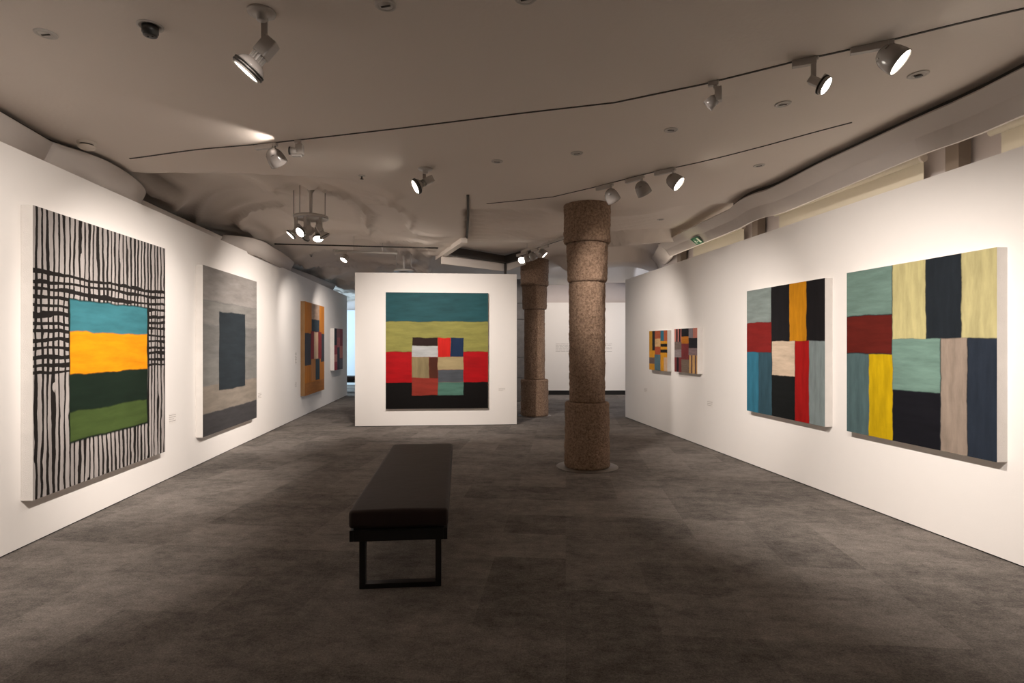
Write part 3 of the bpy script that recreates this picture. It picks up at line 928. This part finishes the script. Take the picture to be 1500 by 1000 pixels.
column((cx, cy, 0), [('base_drum', .012, .80, .276, .270), ('shaft', .80, 2.26, .216, .222), ('collar_drum', 2.26, 2.735, .240, .252), ('capital_drum', 2.735, 3.30, .282, .285)],
       'large rough stone column in the middle of the gallery, on a round floor plate', .378)
cx, cy = (783 - 750) / F * 12.0, 12.0
column((cx, cy, 0), [('base_drum', .012, .77, .292, .290), ('shaft', .77, 2.24, .218, .215), ('collar_drum', 2.24, 2.73, .255, .262), ('capital_drum', 2.73, 3.45, .294, .298)],
       'smaller looking stone column further back beside the partition', .35)
# dark block pier in the gap next to the far column
r = thing('stone_pier', (.35, 15.2, 0), 'dark grey block-built pier glimpsed between partition and far column', 'pier')
zs = [0.0, .62, 1.16, 2.16, 2.58, 3.22]
for a, b in zip(zs, zs[1:]):
    MB().box((-.25, -.25, a + .008), (.22, .25, b)).build('stone_block', M['stone_grey'], r, bevel=.01)

# ------------------------------------------------------------------ paintings
SUR = {}
def painting(name, wall, px0, px1, ytl, ybl, label, mat, thick=.083, gap=.0, side=None):
    """px0/px1 = left and right columns of the front face, ytl/ybl = its top and bottom rows at px0"""
    if wall == 'L':
        c0, s, sg = 3.986 * .1 - 3.588, -.1, 1
        nrm = Vector((1, .1)).normalized()
    elif wall == 'R':
        c0, s, sg = 3.435 + .1386 * 3.815, -.1386, -1
        nrm = Vector((-1, -.1386)).normalized()
    def hit(px):
        k = (px - 750) / F
        if wall == 'C':
            o_ = pa + pn * thick
            # o_ + pdir*t : X = kY
            t = (k * o_.y - o_.x) / (pdir.x - k * pdir.y)
            return o_ + pdir * t
        o_ = Vector((c0, 0)) + nrm * thick
        d_ = Vector((s, 1)).normalized()
        t = (k * o_.y - o_.x) / (d_.x - k * d_.y)
        return o_ + d_ * t
    nn = pn if wall == 'C' else nrm
    A, B_ = hit(px0), hit(px1)
    w_ = (B_ - A).length
    zt_ = CH + (HZ - ytl) / F * A.y
    zb_ = CH + (HZ - ybl) / F * A.y
    dn = (B_ - A).normalized()
    mid_ = (A + B_) / 2 - nn * (thick - gap)
    r = thing(name, (mid_.x, mid_.y, zb_), label, 'painting')
    # local frame: x = along dn, y = out of the wall
    def P(u, out, z):
        v = dn * (u - w_ / 2) + nn * out
        return Vector((v.x, v.y, z))
    h = zt_ - zb_; t_ = thick - gap
    back = .001
    # canvas: front face + sides, slightly irregular edge
    bm = bmesh.new(); uvl = bm.loops.layers.uv.new('UVMap')
    vs = [bm.verts.new(P(0, t_, 0)), bm.verts.new(P(w_, t_, 0)), bm.verts.new(P(w_, t_, h)), bm.verts.new(P(0, t_, h))]
    wbk = [bm.verts.new(P(0, back, 0)), bm.verts.new(P(w_, back, 0)), bm.verts.new(P(w_, back, h)), bm.verts.new(P(0, back, h))]
    f = bm.faces.new(vs); f.material_index = 0
    for lp, uv in zip(f.loops, ((0, 1), (1, 1), (1, 0), (0, 0))):
        lp[uvl].uv = uv
    for i in range(4):
        j = (i + 1) % 4
        ff = bm.faces.new((vs[i], wbk[i], wbk[j], vs[j])); ff.material_index = 1
    bm.faces.new(wbk[::-1]).material_index = 1
    bmesh.ops.recalc_face_normals(bm, faces=bm.faces)
    me = bpy.data.meshes.new('canvas'); bm.to_mesh(me); bm.free()
    me.materials.append(mat); me.materials.append(side or M['canvas_side'])
    o = bpy.data.objects.new('canvas', me); C.objects.link(o); o.parent = r
    return r

m1 = paint_material('striped_painting', ((176, 169, 165), 'v'), [
    (.205, .82, .30, .84, (20, 30, 24), 'h'), (.213, .812, .305, .425, (62, 122, 132), 'h'), (.213, .812, .425, .585, (238, 150, 16), 'h'),
    (.213, .812, .585, .725, (26, 40, 30), 'h'), (.213, .812, .725, .832, (72, 90, 46), 'h')], stripes=True)
painting('painting', 'L', 48, 242, 300, 733, 'tall painting of black stripes on grey with blue, yellow and green inset', m1)
m2 = paint_material('grey_painting', ((128, 126, 124), 'h'), [
    (-.1, 1.1, -.1, .20, (156, 150, 145), 'h'), (-.1, 1.1, .205, .345, (142, 139, 134), 'h'), (-.1, 1.1, .35, .54, (128, 126, 122), 'h'),
    (-.1, 1.1, .545, .70, (132, 130, 125), 'h'), (-.1, 1.1, .705, .87, (146, 136, 124), 'h'), (-.1, 1.1, .87, 1.1, (74, 72, 73), 'h'),
    (.255, .745, .256, .748, (46, 53, 58), 'h')])
painting('painting', 'L', 297, 376, 387.5, 640.5, 'grey banded painting with a dark slate rectangle in its middle', m2)
m3 = paint_material('orange_painting', ((205, 128, 46), 'v'), [
    (.32, .72, -.1, .175, (190, 160, 138), 'h'), (.32, .72, .175, .315, (62, 70, 76), 'h'), (-.1, .30, .335, .68, (74, 70, 74), 'v'),
    (.80, 1.1, .33, .66, (74, 70, 74), 'v'), (.28, .84, .31, .62, (150, 52, 52), 'v'), (.44, .66, .315, .62, (226, 190, 156), 'v'),
    (.52, .74, .62, .86, (62, 74, 80), 'v'), (.30, .52, .62, .86, (206, 140, 80), 'v'), (-.1, 1.1, .87, 1.1, (178, 116, 58), 'h')])
painting('painting', 'L', 446.5, 475, 441, 580, 'narrow orange painting with dark, maroon and cream upright bars', m3, thick=.085, side=M['canvas_brown'])
m4 = paint_material('pink_painting', ((170, 60, 66), 'v'), [
    (-.1, .28, -.1, .40, (40, 38, 42), 'v'), (.28, .66, -.1, .30, (150, 98, 92), 'v'), (.66, 1.1, -.1, .42, (150, 52, 58), 'v'),
    (-.1, .34, .62, .80, (214, 140, 128), 'h'), (.34, .62, .45, 1.1, (70, 60, 68), 'v'), (.62, 1.1, .42, .72, (216, 128, 112), 'v'), (.34, .66, .22, .45, (200, 110, 104), 'h'),
    (.62, 1.1, .74, 1.1, (112, 98, 106), 'v')])
painting('painting', 'L', 489.7, 502, 480.5, 542.5, 'small pink, red and black patchwork painting at the far end of left wall', m4, thick=.10)
m5 = paint_material('banded_painting', ((12, 9, 8), 'h'), [
    (-.1, 1.1, -.1, .25, (38, 84, 90), 'h'), (-.1, 1.1, .25, .51, (150, 146, 78), 'h'), (-.1, 1.1, .51, .775, (176, 12, 20), 'h'), (-.1, 1.1, .775, 1.1, (14, 10, 9), 'h'),
    (.254, .505, .388, .46, (44, 26, 20), 'h'), (.254, .505, .46, .555, (190, 192, 192), 'h'), (.505, .630, .388, .555, (206, 34, 26), 'v'),
    (.630, .756, .388, .555, (26, 46, 78), 'v'), (.254, .420, .555, .735, (146, 130, 94), 'v'), (.420, .505, .555, .735, (84, 42, 28), 'v'),
    (.505, .756, .555, .665, (172, 154, 114), 'h'), (.505, .756, .665, .77, (82, 86, 92), 'h'), (.254, .505, .735, .884, (150, 54, 42), 'h'), (.505, .756, .77, .884, (84, 124, 110), 'h')])
painting('painting', 'C', 565, 715, 428, 599, 'big banded teal, olive, red and black painting on the freestanding partition', m5, thick=.07)
m6 = paint_material('yellow_patch_painting', ((228, 160, 40), 'v'), [
    (-.1, .18, -.1, .52, (206, 150, 44), 'v'), (.18, .33, -.1, .50, (42, 42, 44), 'v'), (.33, .64, -.1, .20, (176, 92, 62), 'h'), (.33, .64, .20, .40, (222, 180, 128), 'h'),
    (.64, .82, -.1, .26, (54, 112, 134), 'v'), (.82, 1.1, -.1, .26, (184, 96, 62), 'v'), (.64, 1.1, .33, .40, (30, 28, 30), 'h'), (.64, 1.1, .47, .55, (30, 28, 30), 'h'),
    (.33, .64, .40, .60, (186, 92, 60), 'h'), (-.1, .31, .68, .84, (120, 100, 92), 'h'), (.31, .64, .60, 1.1, (92, 122, 134), 'v'), (.82, 1.1, .66, 1.1, (222, 186, 154), 'v')])
painting('painting', 'R', 951, 977.5, 485, 541, 'small patchwork painting with much yellow, leftmost on the right wall', m6, thick=.07)
m7 = paint_material('rose_patch_painting', ((130, 60, 60), 'v'), [
    (-.1, .32, -.1, .30, (196, 124, 112), 'v'), (.08, .15, -.1, .30, (40, 34, 38), 'v'), (.21, .28, -.1, .30, (40, 34, 38), 'v'), (.32, .64, -.1, .18, (40, 38, 42), 'h'),
    (.32, .64, .18, .34, (206, 128, 44), 'h'), (.64, .82, -.1, .22, (150, 140, 144), 'v'), (.82, 1.1, -.1, .22, (212, 136, 118), 'v'), (.64, 1.1, .22, .44, (48, 46, 50), 'h'),
    (-.1, .32, .30, .48, (122, 106, 98), 'h'), (-.1, .32, .48, .66, (150, 138, 138), 'h'), (.10, .20, .66, 1.1, (48, 34, 38), 'v'), (.32, .66, .70, 1.1, (130, 112, 98), 'h'),
    (.64, 1.1, .44, .60, (150, 128, 128), 'h'), (.66, 1.1, .60, 1.1, (226, 180, 116), 'v'), (.74, .80, .60, 1.1, (110, 84, 84), 'v'), (.90, .96, .60, 1.1, (110, 84, 84), 'v')])
painting('painting', 'R', 988, 1021.5, 482, 544, 'small patchwork painting in rose and grey, second on the right wall', m7, thick=.08)
m8 = paint_material('block_painting', ((30, 28, 30), 'v'), [
    (-.1, .36, -.1, .27, (138, 150, 146), 'h'), (-.1, .365, .27, .51, (132, 36, 33), 'h'), (-.1, .18, .51, 1.1, (56, 118, 142), 'v'), (.18, .37, .51, 1.1, (54, 82, 94), 'v'),
    (.60, .80, -.1, .42, (206, 138, 24), 'v'), (.375, .665, .42, .68, (214, 192, 168), 'h'), (.37, .665, .685, 1.1, (26, 28, 28), 'h'),
    (.668, .83, .42, 1.1, (168, 26, 25), 'v'), (.83, 1.1, .42, 1.1, (136, 148, 148), 'v')])
painting('painting', 'R', 1094, 1208.4, 426.4, 601, 'square block painting with ochre and bright red bars on the right wall', m8)
m9 = paint_material('large_block_painting', ((34, 40, 46), 'v'), [
    (-.1, .37, -.1, .275, (112, 138, 128), 'h'), (-.1, .37, .28, .505, (98, 32, 25), 'h'), (-.1, .19, .51, 1.1, (84, 106, 108), 'v'), (.19, .375, .51, 1.1, (200, 166, 14), 'v'),
    (.375, .60, -.1, .42, (192, 182, 130), 'v'), (.815, 1.1, -.1, .42, (192, 182, 132), 'v'), (.375, .69, .42, .705, (118, 148, 136), 'h'), (.375, .69, .71, 1.1, (24, 24, 30), 'h'),
    (.695, .845, .42, 1.1, (156, 140, 126), 'v'), (.85, 1.1, .42, 1.1, (42, 50, 62), 'v')])
painting('painting', 'R', 1240.4, 1460.4, 399.8, 631, 'largest block painting on right wall, with cream bars and one yellow bar', m9)

# ------------------------------------------------------------------ labels and texts on the walls
def wall_label(wall, px, py, w_, h_, lines, label, name='wall_label', card=True):
    k = (px - 750) / F
    if wall == 'L':
        c0, s, nn = 3.986 * .1 - 3.588, -.1, Vector((1, .1)).normalized()
        yv = c0 / (k - s); pt = Vector((c0 + s * yv, yv)); along = Vector((-.1, 1)).normalized()
    elif wall == 'R':
        c0, s, nn = 3.435 + .1386 * 3.815, -.1386, Vector((-1, -.1386)).normalized()
        yv = c0 / (k - s); pt = Vector((c0 + s * yv, yv)); along = Vector((.1386, -1)).normalized()
    elif wall == 'C':
        t = (k * pa.y - pa.x) / (pdir.x - k * pdir.y); pt = pa + pdir * t; nn = pn; along = pdir
    else:
        pt = Vector((k * 17.0, 17.0)); nn = Vector((0, -1)); along = Vector((1, 0))
    z = CH + (HZ - py) / F * pt.y
    r = thing(name, (pt.x, pt.y, z), label, 'wall text' if not card else 'wall label')
    mt = Matrix(((along.x, nn.x, 0, 0), (along.y, nn.y, 0, 0), (0, 0, 1, 0), (0, 0, 0, 1)))
    if card:
        MB().box((-w_ / 2, .0004, -h_ / 2), (w_ / 2, .003, h_ / 2), mt).build('card', M['label'], r)
    mb = MB()
    out = .0034 if card else .0006
    lh = h_ / (lines + 1)
    for i in range(lines):
        zc = h_ / 2 - lh * (i + 1)
        x = -w_ * .44; xe = w_ * (.44 if i % 3 != 2 else .2)
        while x < xe:
            l = random.uniform(.03, .09) * w_
            mb.box((x, out, zc - lh * .12), (min(x + l, xe + .01), out + .0006, zc + lh * .12), mt)
            x += l + .009 * w_
    mb.build('text_lines', M['ink'], r)
wall_label('L', 252, 612, .17, .11, 4, 'small white label on the left wall beside the striped painting')
wall_label('L', 380, 579, .17, .11, 4, 'small white label on the left wall beside the grey painting')
wall_label('L', 433, 563, .16, .11, 4, 'small lower label on the left wall beside the orange painting')
wall_label('L', 433, 524, .16, .25, 7, 'taller label on the left wall level with the orange painting')
wall_label('C', 735, 570, .13, .07, 3, 'small label on the partition right of the big banded painting')
wall_label('R', 946, 571, .16, .09, 3, 'small label under the small yellow patchwork painting')
wall_label('R', 1040, 591, .16, .10, 3, 'small label right of and below the rose patchwork painting')
wall_label('B', 855, 509, 1.9, .30, 7, 'block of small printed wall text on the back wall', name='wall_text', card=False)

# ------------------------------------------------------------------ exit sign on the right fascia
P3 = {}
def fz(y, t):
    """point on the right fascia at depth y, t = 0 bottom .. 1 top"""
    b_ = Vector((interp([(q[1], q[0]) for q in B], y), y, zb)); a_ = Vector((interp([(q[1], q[0]) for q in T], y), y, zt))
    return b_ + (a_ - b_) * t
yc = 8.42
A0, A1 = fz(yc - .13, .04), fz(yc + .13, .04)
Bv = (fz(yc, 1) - fz(yc, 0)).normalized()
al = (A0 - A1).normalized()
nn = al.cross(Bv).normalized()
if nn.x > 0: nn = -nn
org = (A0 + A1) / 2 + nn * .018
r = thing('exit_sign', org, 'green emergency exit sign with running figure on the right fascia', 'exit sign')
mt = Matrix(((al.x, nn.x, Bv.x, 0), (al.y, nn.y, Bv.y, 0), (al.z, nn.z, Bv.z, 0), (0, 0, 0, 1)))
MB().box((-.115, -.004, 0), (.115, .004, .13), mt).build('sign_panel', M['green'], r)
g = MB()
def bar(x0, z0, x1, z1, wd):
    a = Vector((x0, z0)); b = Vector((x1, z1)); d = (b - a).normalized(); s = Vector((-d.y, d.x)) * wd / 2
    q = [a + s, b + s, b - s, a - s]
    v1 = [g.bm.verts.new(mt @ Vector((p_.x, .0042, p_.y))) for p_ in q]
    v2 = [g.bm.verts.new(mt @ Vector((p_.x, .0056, p_.y))) for p_ in q]
    g.bm.faces.new(v1); g.bm.faces.new(v2[::-1])
    for i in range(4):
        g.bm.faces.new((v1[i], v1[(i + 1) % 4], v2[(i + 1) % 4], v2[i]))
g.box((.045, .0042, .02), (.095, .0056, .11), mt)              # doorway
bar(-.045, .072, -.058, .045, .016); bar(-.058, .045, -.085, .030, .010); bar(-.058, .047, -.040, .022, .010)   # runner
bar(-.045, .075, -.020, .062, .008); bar(-.045, .075, -.075, .070, .008)
g.lathe([(0, 0), (.009, 0), (.009, .0014), (0, .0014)], 12, mt @ Matrix.Translation((-.040, .0042, .096)) @ Matrix.Rotation(-PI / 2, 4, 'X'))
bar(-.012, .055, .030, .055, .008)
g.build('pictogram', M['sign_white'], r)
spot('lamp_light', org + nn * .25 + Vector((0, 0, .02)) - al * .0, org + Bv * .12, .8, 120, blend=1, radius=.03, col=(1, .95, .62), parent=r)

# ------------------------------------------------------------------ benches
def bench(loc, rotz, L_, label, wd=.59, mat=None):
    r = thing('bench', loc, label, 'bench', rotz=rotz)
    # cushion: rounded slab
    bm = bmesh.new()
    bmesh.ops.create_cube(bm, size=1)
    for v in bm.verts:
        v.co = Vector((v.co.x * wd, v.co.y * L_, v.co.z * .108 + .458))
    bmesh.ops.bevel(bm, geom=list(bm.edges), offset=.026, segments=4, profile=.6, affect='EDGES')
    bmesh.ops.subdivide_edges(bm, edges=[e for e in bm.edges if e.calc_length() > .3], cuts=10, use_grid_fill=True)
    for v in bm.verts:
        if v.co.z > .46:
            v.co.z += .006 * noise.noise(v.co * 4) + .004 * (1 - (2 * v.co.x / wd) ** 2)
    for f in bm.faces: f.smooth = True
    me = bpy.data.meshes.new('cushion'); bm.to_mesh(me); bm.free(); me.materials.append(M['leather'])
    o = bpy.data.objects.new('cushion', me); C.objects.link(o); o.parent = r
    hw, hl = wd / 2 - .005, L_ / 2 - .01
    f = MB()
    for s in (-1, 1):
        f.box((s * hw - .025 * (s > 0), -hl, .325), (s * hw + .025 * (s < 0), hl, .392))
        f.box((-hw + .025, s * hl - .03 * (s > 0), .325), (hw - .025, s * hl + .03 * (s < 0), .392))
    f.box((-hw + .02, -hl + .02, .375), (hw - .02, hl - .02, .400))
    f.build('seat_frame', M['bench_metal'], r, bevel=.002)
    for s in (-1, 1):
        y0 = s * (hl - .13)
        lg = MB()
        lw = .25
        lg.box((-lw, y0 - .03, 0), (-lw + .036, y0 + .03, .326))
        lg.box((lw - .036, y0 - .03, 0), (lw, y0 + .03, .326))
        lg.box((-lw + .036, y0 - .03, 0), (lw - .036, y0 + .03, .030))
        lg.build('leg_frame', M['bench_metal'], r, bevel=.002)
    return r
bench((-.783, 4.53, 0), math.radians(5.3), 2.27, 'black upholstered bench with metal loop legs standing in the gallery centre')
bench((-5.15, 17.9, 0), math.radians(90), 1.6, 'dark bench half hidden in the blue lit room behind the partition')
